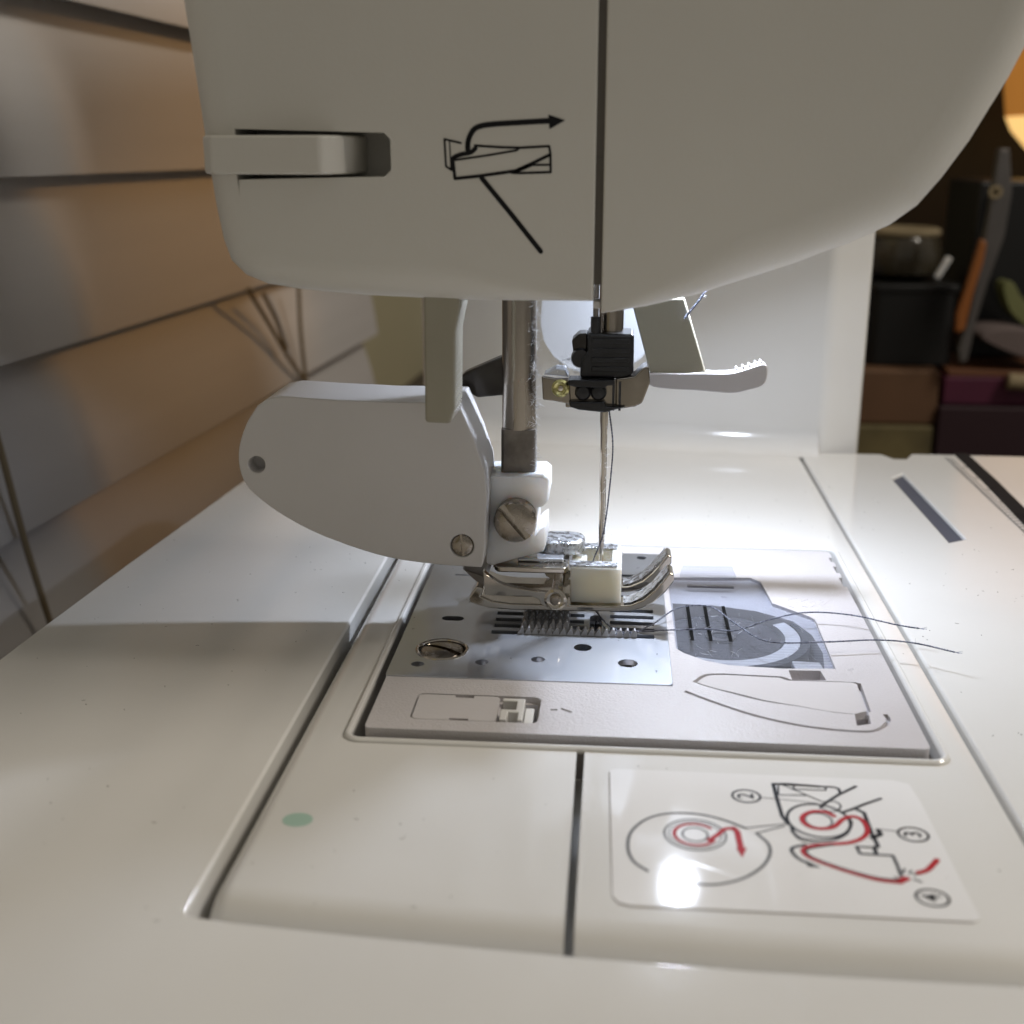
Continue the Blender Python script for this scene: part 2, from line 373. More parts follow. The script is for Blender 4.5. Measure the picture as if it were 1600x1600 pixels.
while yy < 300:
    L = 3.4 if i % 10 == 0 else (2.4 if i % 5 == 0 else 1.5)
    tk.ribbon([(82.2, yy), (82.2 + L, yy)], 0.55, 0.05); yy += 2.0; i += 1
tk.ribbon([(82.0, 130), (82.0, 300)], 0.3, 0.055)
tk.build('ruler_marks', 'print_grey', ext, smooth=0)

# ------------------------------------------------------------------ sewing machine
sm = empty('sewing_machine', (0, 260, -95), 'white sewing machine with lit needle area and raised presser foot', 'sewing machine')

# --- free arm bed
ys = [98 + 5 * (1 - math.cos(math.pi / 2 * k / 8)) for k in range(9)]; dz = [-5 * (1 - math.sin(math.pi / 2 * k / 8)) for k in range(9)]
ys += [110, 320]; dz += [0, 0]
xl, xr = -40.0, 46.2
cs = [(xl, -40), (xl, -2.2)] + [(xl + 2.2 * (1 - math.cos(math.pi / 2 * k / 6)), -2.2 * (1 - math.sin(math.pi / 2 * k / 6))) for k in range(1, 7)] + [(xr - 0.5, 0), (xr - 0.15, -0.15), (xr, -0.5), (xr, -40)]
bedm = MB(); n = len(cs)
cs[8:8] = [(xl + 2.2 + t * (xr - xl - 2.7), 0.0) for t in (0.1, 0.2, 0.3, 0.45, 0.6, 0.8)]; n = len(cs)
for y, d in zip(ys, dz): bedm.v += [(x, y + (front(x) - 98) * max(0.0, min(1.0, (110 - y) / 7.0)), z + d if z > -30 else z) for x, z in cs]
for j in range(len(ys) - 1):
    for i in range(n): bedm.f.append((j * n + i, j * n + (i + 1) % n, (j + 1) * n + (i + 1) % n, (j + 1) * n + i))
bedm.f.append(tuple(range(n))); bedm.f.append(tuple((len(ys) - 1) * n + i for i in range(n))[::-1])
bed = bedm.build('free_arm_bed', 'white_plastic', sm)
cut(bed, [MB().prism(rrect(-32.9, 42.0, 139.9, 222.6, 1.6), 'z', -9, 5), MB().box(-3.55, -2.55, 90, 141, -4.5, 5)])
MB().tube([(x, y, 0.0) for x, y in rrect(-33.4, 42.5, 139.4, 223.1, 2.0, 6)], 0.55, 10, closed=True).build('opening_rim', 'white_plastic', sm)

# --- cover around the needle plate
PZ = 1.2
cov = MB().prism(rrect(-31.2, 40.6, 140.9, 219.0, 0.8, 3), 'z', -5, PZ).build('bed_cover', 'cover_plastic', sm, bevel=0.7, bseg=3)
bobpoly = [(10.3, 205.5), (25.0, 206.5), (26.6, 204.5), (27.4, 194.0), (32.6, 188.5), (33.4, 187.0), (33.4, 167.6)] + [(33.4 - t * 15.5, 167.6 - 0.6 * math.sin(math.pi * t)) for t in (0.5, 1.0)] + [(14.5, 169.0), (11.5, 171.6), (10.3, 173.5)]
bobpoly = [(x * 0.984, y * 0.984) for x, y in bobpoly]
wellpoly = [(10.6, 171.5), (12.5, 168.4), (15.5, 166.3), (18.5, 165.6), (31.5, 165.8), (32.2, 172), (31.6, 179), (29.5, 184.5), (24, 188.6), (17, 190.6), (10.6, 191)]
dpanel = spline([(12.04, 158.72), (13.81, 161.28), (16.58, 161.95)], 5) + [(24.82, 161.55), (25.95, 160.55), (30.92, 160.54), (34.88, 160.45), (35.52, 160.07), (35.19, 151.1), (33.4, 149.99), (29.98, 150.47)] + spline([(25.98, 151.88), (21.04, 153.25), (16.09, 155.89), (13.14, 157.75)], 5)
slidepoly = rrect(-25.8, -8.8, 143.9, 151.8, 1.0, 3)
cutters = [MB().box(-32.5, 9.25, 156.95, 214.45, PZ - 0.8, 3), MB().box(-30.2, 8.4, 157.4, 213.2, -6, 3), MB().prism(bobpoly, 'z', 0.62, 3), MB().prism(wellpoly, 'z', -4.4, 3),
           MB().prism(dpanel, 'z', 0.2, 3), MB().prism(slidepoly, 'z', 0.3, 3), MB().box(-14.2, -9.1, 144.3, 151.2, -3.4, 3),
           MB().prism([(32.91, 150.53), (34.81, 150.88), (34.48, 147.46), (32.55, 146.74)], 'z', -2.5, 3),
           MB().prism([(26.02, 163.87), (30.57, 164.03), (30.86, 160.75), (26.13, 160.57)], 'z', -1.5, 3)]
groove = spline([(10.8, 155.45), (14.11, 152.66), (19.69, 148.64), (25.98, 146), (32.33, 145.08), (35.06, 145.86), (36.92, 148.59), (36.9, 150.48)], 6)
def groove_cut(path, w, d):
    m = MB(); P = [Vector(p[:2]) for p in path]; k = len(P); vs = []
    for i, p in enumerate(P):
        t = (P[min(i + 1, k - 1)] - P[max(i - 1, 0)]).normalized(); nn = Vector((-t.y, t.x)) * w / 2
        vs += [(*(p + nn), PZ - d), (*(p - nn), PZ - d), (*(p - nn), 3), (*(p + nn), 3)]
    m.v = vs
    for i in range(k - 1):
        for j in range(4): m.f.append((4 * i + j, 4 * i + (j + 1) % 4, 4 * i + 4 + (j + 1) % 4, 4 * i + 4 + j))
    m.f.append((0, 3, 2, 1)); m.f.append((4 * k - 4, 4 * k - 3, 4 * k - 2, 4 * k - 1)); return m
cutters += [groove_cut(groove, 0.6, 0.6), groove_cut([(-7.4, 148.08), (-6.46, 148.16)], 0.45, 0.35), groove_cut([(-6.05, 148.58), (-4.55, 147.54)], 0.45, 0.35)]
# faint moulded letters beside the bobbin cover
for g in ([(31.27, 193.54), (29.77, 192.51), (29.24, 190.09), (30.13, 189)], [(32.99, 193.08), (31.91, 192.09), (31.51, 189.99), (32.47, 189.49)], [(33.23, 191.91), (33.91, 192.26), (34, 190.79), (33.09, 189.54)], [(34.85, 192.94), (35.5, 192.4), (34.63, 190.84), (35.18, 189.72)], [(37.07, 193.73), (35.93, 191.84), (34.67, 189.1)]):
    cutters.append(groove_cut(g, 0.25, 0.05))
for yy0, yy1 in ((213.0, 215.4), (207, 210.5), (200, 204.5)): cutters.append(MB().box(40.0, 41.5, yy0, yy1, 0.2, 3))
cut(cov, cutters)
ins = 0.22
def inset(poly, d):
    c = Vector((sum(p[0] for p in poly) / len(poly), sum(p[1] for p in poly) / len(poly)))
    return [tuple(c + (Vector(p[:2]) - c) * (1 - d / max(1, (Vector(p[:2]) - c).length))) for p in poly]
MB().prism(inset(dpanel, 0.6), 'z', 0.15, PZ - 0.02).build('thread_guide_panel', 'panel_plastic', cov)
sl = MB().prism(rrect(-25.55, -14.4, 144.1, 151.6, 0.8, 3), 'z', 0.25, PZ - 0.05).build('slide_catch', 'panel_plastic', cov)
cut(sl, [MB().box(-20.6, -18.0, 150.9, 153, 0.4, 3), MB().box(-20.6, -18.0, 142.6, 144.6, 0.4, 3)])
b = MB().prism([(-14.0, 144.5), (-13.0, 144.5), (-13.0, 146.8), (-11.6, 146.8), (-11.6, 144.5), (-10.9, 144.5), (-10.9, 151.0), (-14.0, 151.0), (-14.0, 150.2), (-12.0, 150.2), (-12.0, 147.6), (-14.0, 147.6)], 'z', -2, PZ + 0.1).box(-10.8, -9.6, 144.5, 149.6, -2, PZ - 0.6)
b.build('slide_button', 'white_plastic', cov, bevel=0.15)
MB().prism([(27.23, 169.16), (31.32, 169.04), (31.57, 165.88), (27.33, 165.74)], 'z', -1.4, 0.4).build('catch_tab', 'lilac_plastic', cov, bevel=0.2)

# --- bobbin under its clear cover
bc = MB().prism(inset(bobpoly, 0.25), 'z', 0.75, PZ + 0.12).build('bobbin_cover', 'clear_plastic', cov, bevel=0.3, bseg=2)
MB().prism([(12.3, 202.4), (22.1, 202.6), (21.9, 208.0), (13.0, 207.8)], 'z', PZ - 0.1, PZ + 0.45).build('cover_latch', 'clear_plastic', bc, bevel=0.25)
MB().box(13.3, 21.2, 197.0, 197.6, PZ + 0.1, PZ + 0.5).build('latch_bar', 'tool_grey', bc, bevel=0.1)
for xx in (12.6, 15.4, 18.4): MB().box(xx, xx + 0.55, 173.5, 188.5, PZ + 0.11, PZ + 0.16).build('cover_slit', 'matte_black', bc)
bob = empty('bobbin', (17, 179, -4.2), 'dark thread bobbin seen through the clear cover', 'bobbin')
MB().lathe([(9.4, -3.9), (9.4, -0.35), (2.6, -0.3)], (17.6, 179.0, 0), n=40).build('wound_thread', 'bobbin_thread_dark', bob)
MB().lathe([(2.4, -3.9), (2.4, 0.1), (1.4, 0.1), (1.4, -3.9)], (17.6, 179.0, 0), n=24, caps=False).build('core', 'tool_grey', bob)
def annulus(c, r0, r1, z0, z1, a0, a1, n=40):
    m = MB()
    for i in range(n + 1):
        a = math.radians(a0 + (a1 - a0) * i / n)
        for r, z in ((r0, z0), (r1, z0), (r1, z1), (r0, z1)): m.v.append((c[0] + r * math.cos(a), c[1] + r * math.sin(a), z))
    for i in range(n):
        for j in range(4): m.f.append((4 * i + j, 4 * i + (j + 1) % 4, 4 * i + 4 + (j + 1) % 4, 4 * i + 4 + j))
    m.f += [(0, 3, 2, 1), (4 * n, 4 * n + 1, 4 * n + 2, 4 * n + 3)]; return m
annulus((17.6, 179.0), 9.9, 12.2, -3.5, 0.15, -115, 30).build('bobbin_case_rim', 'lilac_plastic', cov)
annulus((17.6, 179.0), 12.4, 13.7, -3.5, 0.3, -100, 24).build('bobbin_case_edge', 'rubber_dark', cov)
MB().box(10.7, 32, 165.8, 190.9, -4.38, -4.2).build('hook_well', 'rubber_dark', cov)

# --- needle plate
NZ = PZ + 0.15
npl = MB().prism(rrect(-31.4, 9.2, 157.0, 214.4, 0.6, 3), 'z', PZ - 0.75, NZ).build('needle_plate', 'plate_steel', sm)
rows = [174.3, 177.0, 179.6, 182.3, 185.0]
cut_list = []
for i, y in enumerate(rows):
    cut_list.append(MB().box(-18.0, 7.1 if i == 0 else -3.7, y - 0.72, y + 0.72, 0, 3) if i == 0 else MB().box(-17.8, -3.8, y - 0.72, y + 0.72, 0, 3))
    if i > 0: cut_list.append(MB().box(0.3, 7.2, y - 0.72, y + 0.72, 0, 3))
cut_list.append(MB().prism(rrect(-2.9, -1.0, 175.9, 182.6, 0.9, 4), 'z', 0, 3))
for px, r in (((-27.4, 161.2), 0.95), ((-18.2, 162.6), 1.0), ((-10.1, 164.3), 1.05), ((3.0, 164.0), 1.45), ((-3.7, 169.3), 1.35), ((5.8, 212.0), 0.9), ((-12, 208), 1.0)):
    cut_list.append(MB().prism(circ(px, r, 20), 'z', 0, 3))
cut_list.append(MB().prism(capsule(-26.4, -22.9, 179.4, 1.9), 'z', 0, 3))
cut_list.append(MB().prism(circ((-24.6, 166.8), 3.75, 32), 'z', 0, 3))
for yy in (191.5, 195, 198.5, 202): cut_list.append(MB().prism(capsule(-6, 6.5, yy, 1.2), 'z', 0, 3))
for yy in (200, 205): cut_list.append(MB().prism(capsule(-27, -23, yy, 0.5), 'z', 0, 3))
cut(npl, cut_list)
MB().tube([(x, y, NZ - 0.05) for x, y in circ((-24.6, 166.8), 3.75, 36)], 0.28, 8, closed=True).build('screw_seat', 'chrome', npl)
ps = MB().lathe([(3.45, -1.2), (3.45, -0.35), (3.1, 0.1), (1.6, 0.38), (0.1, 0.45)], (-24.6, 166.8, PZ)).build('plate_screw', 'screw_steel', npl)
cb = MB().prism([(-3.9, -0.42), (3.9, -0.42), (3.9, 0.42), (-3.9, 0.42)], 'z', PZ - 0.55, PZ + 2)
ang = math.radians(-28); cb.v = [(-24.6 + x * math.cos(ang) - y * math.sin(ang), 166.8 + x * math.sin(ang) + y * math.cos(ang), z) for x, y, z in cb.v]
cut(ps, [cb])
MB().box(-30.0, 8.2, 157.6, 213, -5.9, -4.6).build('hook_floor', 'rubber_dark', npl)

for hx, hy in ((-27.4, 161.2), (-18.2, 162.6), (-10.1, 164.3), (3.0, 164.0)): MB().lathe([(2.0, -2), (2.0, 0.1), (0.7, 0.15), (0.68, -0.6), (0.05, -0.6)], (hx, hy, 0), n=20).build('fixing_boss', 'panel_plastic', npl)
# --- feed dog: one toothed bar per slot
fd = MB().box(-13.6, -6.2, 173.9, 185.4, -3.5, -1.6).build('feed_dog', 'feed_steel', sm)
for i, y in enumerate(rows):
    x0, x1 = (-13.9, 4.4) if i == 0 else (-13.6, -6.2)
    m = MB(); k = int(round((x1 - x0) / 1.08)); poly = [(x0, -1.7)]
    for j in range(k):
        xa = x0 + j * 1.08; poly += [(xa, NZ + 0.1), (xa + 0.62, NZ + 1.15), (xa + 0.86, NZ + 1.1)]
    poly += [(x0 + k * 1.08, NZ + 0.1), (x0 + k * 1.08, -1.7)]
    m.prism(poly, 'y', y - 0.58, y + 0.58).build('toothed_bar', 'feed_steel', fd, smooth=0)

class Ink(MB):
    """printed line work: even width, round caps and joints"""
    gain = 1.2
    def ribbon(s, pts, w, z, axis='z', closed=False):
        w *= s.gain; P = [Vector(p[:2]) for p in pts]; n = len(P)
        for i in range(n if closed else n - 1):
            MB.ribbon(s, [P[i], P[(i + 1) % n]], w, z, axis)
            s.v[-4:] = [tuple(Vector(v)) for v in s.v[-4:]]
        sg = -1 if axis == 'y' else 1
        for i, p in enumerate(P):
            s.fan([(p.x + w / 2 * math.cos(k * math.pi / 5), p.y + w / 2 * math.sin(k * math.pi / 5)) for k in range(10)], z + sg * 0.002 * (1 + i % 3), axis)
        return s
# --- bobbin threading sticker on the arm
stpoly = [(0.66, 134.29), (1.37, 134.67), (34.67, 134.64), (36.38, 133.86), (36.8, 129.85), (37.35, 108.44), (37.38, 107.17), (36.63, 106.69), (2.93, 106.6), (1.71, 106.93), (1.12, 107.98)]
st = MB().prism(stpoly, 'z', 0.004, 0.09).build('threading_sticker', 'sticker_film', sm)
ZP = 0.115
MB().ribbon([(0.59, 133.8), (0.84, 120.12), (1.12, 107.98), (1.71, 106.82), (2.93, 106.38), (19.73, 106.52), (36.6, 106.59)], 0.16, 0.02).build('sticker_edge', 'edge_brown', st, smooth=0)
K = Ink(); Rd = Ink(); G = Ink()
big = spline([(15.91, 122.2), (13.55, 123.77), (10.74, 124.78), (7.46, 124.64), (4.88, 123.17), (3.12, 120.31), (2.74, 117.03), (3.34, 114.47), (4.79, 112.78)], 6)
G.ribbon(big, 0.3, ZP); G.ribbon(spline([(9.56, 110.85), (11.86, 110.93), (14.6, 112.2), (16.84, 114.52), (18, 117.07), (18.05, 119.22), (17.01, 121.22)], 6), 0.3, ZP)
G.ribbon([(15.91, 122.2), (20.82, 123.56)], 0.2, ZP); G.ribbon([(17.01, 121.22), (20.25, 122.97)], 0.2, ZP)
def el(cx, cy, rx, ry, n=30, a0=0, a1=360): return [(cx + rx * math.cos(math.radians(a0 + (a1 - a0) * i / n)), cy + ry * math.sin(math.radians(a0 + (a1 - a0) * i / n))) for i in range(n + (abs(a1 - a0) < 360))]
E1 = [(10.19, 120.38)][0]; E2 = [(24.31, 124.54)][0]
G.ribbon(el(*E1, 3.4, 3.2), 0.2, ZP, closed=True); G.ribbon(el(*E1, 1.4, 1.4), 0.2, ZP, closed=True); G.ribbon(el(*E1, 2.9, 2.7), 0.12, ZP, closed=True)
Rd.ribbon(el(*E1, 2.3, 2.2, 30, 40, 330), 0.35, ZP + 0.01)
Rd.ribbon(spline([(11.66, 119.33), (12.74, 120.6), (13.53, 121.73), (14.48, 122.08)], 5), 0.5, ZP + 0.01); Rd.ribbon([(14.55, 122.08), (14.91, 121.31), (15.01, 117.94)], 0.6, ZP + 0.01)
Rd.fan([(14.47, 118.02), (15.65, 118.12), (14.98, 116.19)], ZP + 0.01)
# machine outline
K.ribbon([(25.58, 132.33), (21.86, 132.63), (20.18, 132.48), (20.19, 129.47), (20.32, 125.17), (20.81, 123.42)], 0.4, ZP); K.ribbon([(20.18, 132.48), (27.23, 132.32), (27.79, 132.06), (27.81, 130.86)], 0.3, ZP)
K.ribbon([(20.73, 132.07), (20.47, 129.94), (23.9, 130.08)], 0.2, ZP); K.ribbon([(21.23, 132.42), (23.11, 130.76), (25.4, 128.74)], 0.18, ZP)
K.ribbon([(22.54, 132.07), (22.46, 131.46), (26.2, 131.47), (26.32, 132.24)], 0.2, ZP)
K.ribbon([(29.92, 132.7), (27.53, 130.54), (25.55, 128.31), (24.97, 127.4)], 0.35, ZP); K.ribbon([(32.31, 130.05), (30.12, 128.56), (28.43, 127.27), (27.45, 126.62)], 0.35, ZP)
K.ribbon(spline([(25.62, 128.75), (26.76, 129), (27.35, 128.18), (26.93, 127), (25.86, 126.62), (25.22, 127.14)], 4), 0.18, ZP)
K.ribbon(el(*E2, 3.5, 3.6), 0.3, ZP, closed=True); G.ribbon(el(*E2, 1.5, 1.6), 0.22, ZP, closed=True)
K.ribbon(spline([(21.02, 122.9), (21.41, 121.07), (23.03, 120.29), (25.14, 120.47), (26.92, 121.93), (27.85, 124.02), (27.9, 125.12)], 5), 0.3, ZP); G.ribbon(spline([(20.91, 122.09), (21.65, 120.3), (23.29, 119.67), (25.36, 119.71)], 5), 0.2, ZP)
Rd.ribbon(spline([(26.21, 125.67), (25.4, 126.44), (23.96, 126.46), (22.81, 125.52), (22.48, 124.25), (23.17, 123.08), (24.46, 122.79), (25.82, 123.31), (27.01, 124.91), (28.15, 125.7), (29.13, 125.23), (29.47, 123.62), (29.18, 122.12), (28.18, 120.86), (26.8, 120.09), (25.01, 119.68), (22.86, 119.12), (21.79, 118.39), (21.79, 117.39), (22.78, 116.36), (25.51, 114.65), (28.54, 113.26), (30.94, 112.89)], 5), 0.5, ZP + 0.01)
K.ribbon(spline([(25.06, 119.56), (22.8, 118.73), (22.03, 118.16), (22.18, 117.3), (23.12, 116.39), (25.56, 114.9), (28.48, 113.61), (30.82, 113.22)], 5), 0.22, ZP + 0.015)
K.ribbon(spline([(22.06, 119.31), (20.74, 118.68), (20.43, 117.9), (20.92, 116.57), (21.99, 115.56)], 5), 0.35, ZP); K.fan([(21.74, 116.15), (23.1, 114.93), (21.72, 115.05)], ZP)
K.ribbon([(28.97, 127.46), (29.76, 126.67), (29.78, 122.3), (29.92, 120.23), (29.93, 119.59), (29.49, 119.42), (29.45, 118.16)], 0.4, ZP); K.ribbon([(30.62, 123.04), (30.71, 122.12), (29.66, 121.37)], 0.5, ZP)
K.ribbon([(27.57, 119.39), (27.72, 118.01), (31.16, 117.93), (31.24, 116.1), (31.2, 114.07)], 0.3, ZP); K.ribbon([(27.57, 119.39), (29.35, 119.41)], 0.25, ZP)
Rd.ribbon(spline([(33.14, 114.83), (34.12, 115.38), (34.87, 116.29), (35.68, 117.45)], 5), 0.55, ZP + 0.01); Rd.ribbon([(30.79, 113.11), (31.63, 113.64)], 0.7, ZP + 0.01)
for g in ([(31.53, 114.69), (31.82, 115.43)], [(32.17, 114.63), (32.48, 115.13)], [(32.59, 114.43), (33.44, 114.73)], [(32.4, 113.59), (33.09, 113.18)], [(30.48, 113.78), (30.83, 113.57)]): K.ribbon(g, 0.22, ZP)
# callout numbers 2, 3 and 4 in rings, turned a quarter
for c in ([(16.68, 129.32)][0], [(34.32, 122.43)][0], [(33.52, 110.4)][0]): K.ribbon(el(*c, 1.62, 1.45), 0.25, ZP, closed=True)
def digit(ch, c, size):
    cu = bpy.data.curves.new('digit', 'FONT'); cu.body = ch; cu.size = size * S; cu.align_x = 'CENTER'; cu.align_y = 'CENTER'; cu.offset = 0.03 * S
    to = bpy.data.objects.new('digit', cu); col.objects.link(to)
    dg = bpy.context.evaluated_depsgraph_get(); dg.update()
    me = bpy.data.meshes.new_from_object(to.evaluated_get(dg))
    vs = [(c[0] - v.co.y / S, c[1] + v.co.x / S, ZP + 0.012) for v in me.vertices]; K.add(vs, [tuple(p.vertices) for p in me.polygons])
    bpy.data.objects.remove(to, do_unlink=True)
for ch, c in zip('234', ([(16.68, 129.32)][0], [(34.32, 122.43)][0], [(33.52, 110.4)][0])): digit(ch, c, 2.7)
G.ribbon([(18.3, 129.16), (22.09, 128.75), (24.61, 128.38)], 0.12, ZP); G.ribbon([(32.7, 122.95), (30.86, 123.2)], 0.14, ZP)
K.build('printed_outline', 'print_black', st, smooth=0); Rd.build('printed_thread_path', 'print_red', st, smooth=0); G.build('printed_fine_lines', 'print_grey', st, smooth=0)
MB().prism(circ([(-34.59, 119.86)][0], 1.75, 20, 1.5), 'z', 0.003, 0.02).build('paint_spot', 'green_stain', bed, smooth=0)

# --- head: two cover shells either side of a seam
hl = [(-2.95, 54.0)] + [(-20, 53.5), (-33, 54.0), (-42, 54.7), (-47, 55.4), (-50, 56.6), (-52, 58.6), (-52.9, 61.5), (-53.6, 66), (-54.4, 74), (-55.3, 84), (-56.2, 93), (-57.2, 110), (-57.6, 140), (-55, 162), (-46, 174), (-2.95, 176)]
head_l = rounded_shell(hl, 160, 226, [0.35] + [4.5] * (len(hl) - 2) + [0.35]).build('end_cover', 'head_plastic', sm)
hr = [(-1.9, 52.4), (4, 53.2), (10.5, 54.6), (17, 56.5), (23.3, 58.6), (30, 61.2), (35, 63.5), (38.3, 66), (41, 69.4), (44, 74), (48, 81.6), (52.5, 92), (56, 104), (58.5, 122), (59.5, 145), (56, 164), (46, 174), (-1.9, 176)]
head_r = rounded_shell(hr, 160.2, 226, [0.35, 2, 3.6] + [5.5] * (len(hr) - 4) + [0.35]).build('front_cover', 'head_plastic', sm)
for o in (head_l, head_r):
    w = o.modifiers.new('wn', 'WEIGHTED_NORMAL'); w.keep_sharp = True
cut(head_r, [MB().prism(rrect(-4, 33, 168, 222, 5), 'z', 40, 71)])
cut(head_l, [MB().prism(rrect(-28, 1, 168, 222, 5), 'z', 40, 71), MB().prism([(-49.3, 69.2), (-30.0, 69.6), (-29.1, 70.4), (-29.1, 74.2), (-29.9, 75.0), (-49.3, 75.5)], 'y', 150, 170)])
MB().box(-6, 2, 161.4, 224, 72, 172).box(-6, 2, 161.4, 166, 56, 72.1).build('seam_core', 'seam_grey', sm)
MB().box(-2.95, -1.95, 161, 164, 52.9, 53.9).build('seam_pin', 'lilac_plastic', sm, bevel=0.2)
tcm = MB().prism([(-53.7, 160.2), (-52, 158.0), (-37.6, 156.8), (-36.8, 157.3), (-34.4, 161.5), (-34.0, 169.8), (-53.2, 169.8)], 'z', 69.9, 74.7)
tcm.build('thread_cutter', 'head_plastic', sm, bevel=0.45)
# pictogram printed beside the thread cutter
PY = 159.93
pg = Ink(); pg.gain = 1.0
pg.ribbon(spline([(-19.18, 72.92), (-19.17, 73.7), (-18.92, 74.55), (-18.34, 75.4), (-17.36, 75.82), (-15.82, 76.01), (-12.75, 76.2), (-8.88, 76.4)], 6), 0.66, PY, 'y'); pg.fan([(-8.97, 77.15), (-6.88, 76.46), (-8.84, 75.39)], PY - 0.01, 'y')
pg.ribbon([(-17.45, 69.48), (-13.56, 64.89), (-9.82, 60.32)], 0.62, PY, 'y')
pg.ribbon([(-21.12, 71.75), (-20.87, 69.39), (-17.74, 69.71), (-13.07, 70.35), (-11.28, 71.13), (-8.77, 72.3)], 0.4, PY, 'y')
pg.ribbon([(-20.84, 71.67), (-16.82, 72.22), (-12.99, 72.84), (-12.58, 73.16)], 0.26, PY, 'y')
pg.ribbon([(-18.28, 73.43), (-15.18, 73.23), (-12.58, 73.16), (-8.86, 73.35), (-8.69, 72.46), (-8.63, 70.2), (-12.58, 70.08), (-13.56, 70.11)], 0.3, PY, 'y')
pg.ribbon([(-11.19, 71.06), (-8.68, 71.1)], 0.26, PY, 'y'); pg.ribbon([(-13.07, 70.31), (-11.11, 71.13)], 0.5, PY, 'y')
pg.ribbon(spline([(-21.18, 70.73), (-21.16, 71.67), (-20.83, 72.06), (-19.92, 72.38), (-18.86, 72.57), (-18.2, 73.08)], 4), 0.55, PY, 'y')
pg.ribbon([(-20.07, 73.74), (-22.15, 74.21), (-22, 70.89), (-21.26, 70.42)], 0.26, PY, 'y'); pg.ribbon([(-21.5, 73.86), (-21.38, 71.04)], 0.16, PY, 'y')
pg.build('printed_pictogram', 'print_black', head_l, smooth=0)

# --- arm and pillar
MB().prism([(-46, 113), (44, 113), (52, 120), (54, 165), (44, 172), (-44, 172), (-52, 160), (-50, 119)], 'y', 226.2, 300).build('upper_arm', 'white_plastic', sm, bevel=3)
pil = [(-53.0, 420)] + [(-53.0, 340), (-52.4, 329), (-51, 322), (-48.5, 318), (-44, 314.8), (-38, 313.5), (-30, 312.5)] + [(50.5, 302.0), (52.5, 302.2), (54.0, 303.2), (61.6, 306.5), (62.3, 308), (63.0, 420)]
MB().prism(pil, 'z', -95, 175).build('pillar', 'white_plastic', sm, bevel=0.5)
fl = MB(); A = (-44, 314.2); B = (51.2, 301.9); nn = 9
for j in range(13):
    t = j / 12
    for k in range(nn + 1):
        a = math.pi / 2 * k / nn; r = 6.0
        d = r * (1 - math.sin(a)); h = r * (1 - math.cos(a))
        fl.v.append((A[0] + (B[0] - A[0]) * t, A[1] + (B[1] - A[1]) * t - d, 0.03 + h))
for j in range(12):
    for k in range(nn): fl.f.append((j * (nn + 1) + k, (j + 1) * (nn + 1) + k, (j + 1) * (nn + 1) + k + 1, j * (nn + 1) + k + 1))
fl.build('pillar_fillet', 'white_plastic', sm, smooth=60)

# --- LED lamp under the head
lm = MB().lathe([(5.6, 0), (5.6, -3.4), (4.4, -4.0), (2.55, -4.0)], (14.6, 204, 66.0)).build('lamp_housing', 'white_plastic', sm)
MB().lathe([(2.5, -0.05), (2.2, -0.5), (1.4, -0.9), (0.1, -1.05)], (14.6, 204, 62.0)).build('led_lens', 'led_lens', lm)

# --- presser bar, link, needle threader lever
pb = MB().lathe([(2.6, 31.9), (2.6, 60)], (-14.4, 183, 0), n=32).build('presser_bar', 'bar_steel', sm)
MB().prism(rrect(-17.0, -11.8, 180.5, 185.5, 0.5, 3), 'z', 23.5, 31.95).build('bar_flat_end', 'dull_steel', pb)
MB().prism([(-24.55, 38.37), (-23.11, 39.61), (-17.02, 42.33), (-17.03, 36.03), (-21.31, 35.55), (-23.75, 36.95)], 'y', 187, 190).build('lifting_link', 'dark_metal', sm, bevel=0.4)
tl = MB().prism([(-25.75, 56.03), (-21.35, 56.07), (-20.7, 52.68), (-21.44, 49.24), (-21.67, 38.68), (-22.32, 36.6), (-25.89, 36.71)], 'y', 163, 171.4).build('threader_lever', 'grey_plastic', sm, bevel=0.5)
kn = MB()
zz = 37.5
for r in range(11):
    for c in range(5):
        y = 164.1 + c * 1.35; z = 38.0 + r * 0.98
        kn.add([(-21.95, y - 0.5, z - 0.36), (-21.95, y + 0.5, z - 0.36), (-21.95, y + 0.5, z + 0.36), (-21.95, y - 0.5, z + 0.36), (-21.45, y, z)], [(0, 1, 4), (1, 2, 4), (2, 3, 4), (3, 0, 4), (0, 3, 2, 1)])
kn.build('knurling', 'lilac_plastic', tl, smooth=0)

# --- presser foot holder: milky shank, big screw, white side housing
hs = MB().prism(spline([(-52.16, 36.84), (-54.08, 33.92), (-55.37, 30.4), (-55.48, 27.25), (-54.66, 24.79), (-52.92, 22.83), (-49.91, 20.5), (-45.13, 17.79), (-39.34, 15.51), (-33.51, 13.84), (-28.15, 13.08)], 3) + [(-24.26, 12.78), (-19.12, 12.63), (-18.71, 15.38), (-18.28, 23.86), (-18.63, 27.76), (-20.01, 32.08), (-21.48, 35.67), (-22.39, 37.83), (-33.27, 37.74), (-42.73, 38.05), (-48.43, 38.34)] + [(-50.66, 37.92)], 'y', 172, 185)
hous = hs.build('foot_housing', 'lilac_plastic', sm, bevel=0.7)
cut(hous, [MB().lathe([(1.25, -2), (1.25, 3)], (*[(-52.8, 27.9)][0][:1], 172, [(-52.8, 27.9)][0][1]), 'y', 24), MB().lathe([(1.75, -2), (1.75, 0.5)], ([(-22.08, 15.99)][0][0], 172, [(-22.08, 15.99)][0][1]), 'y', 24)])
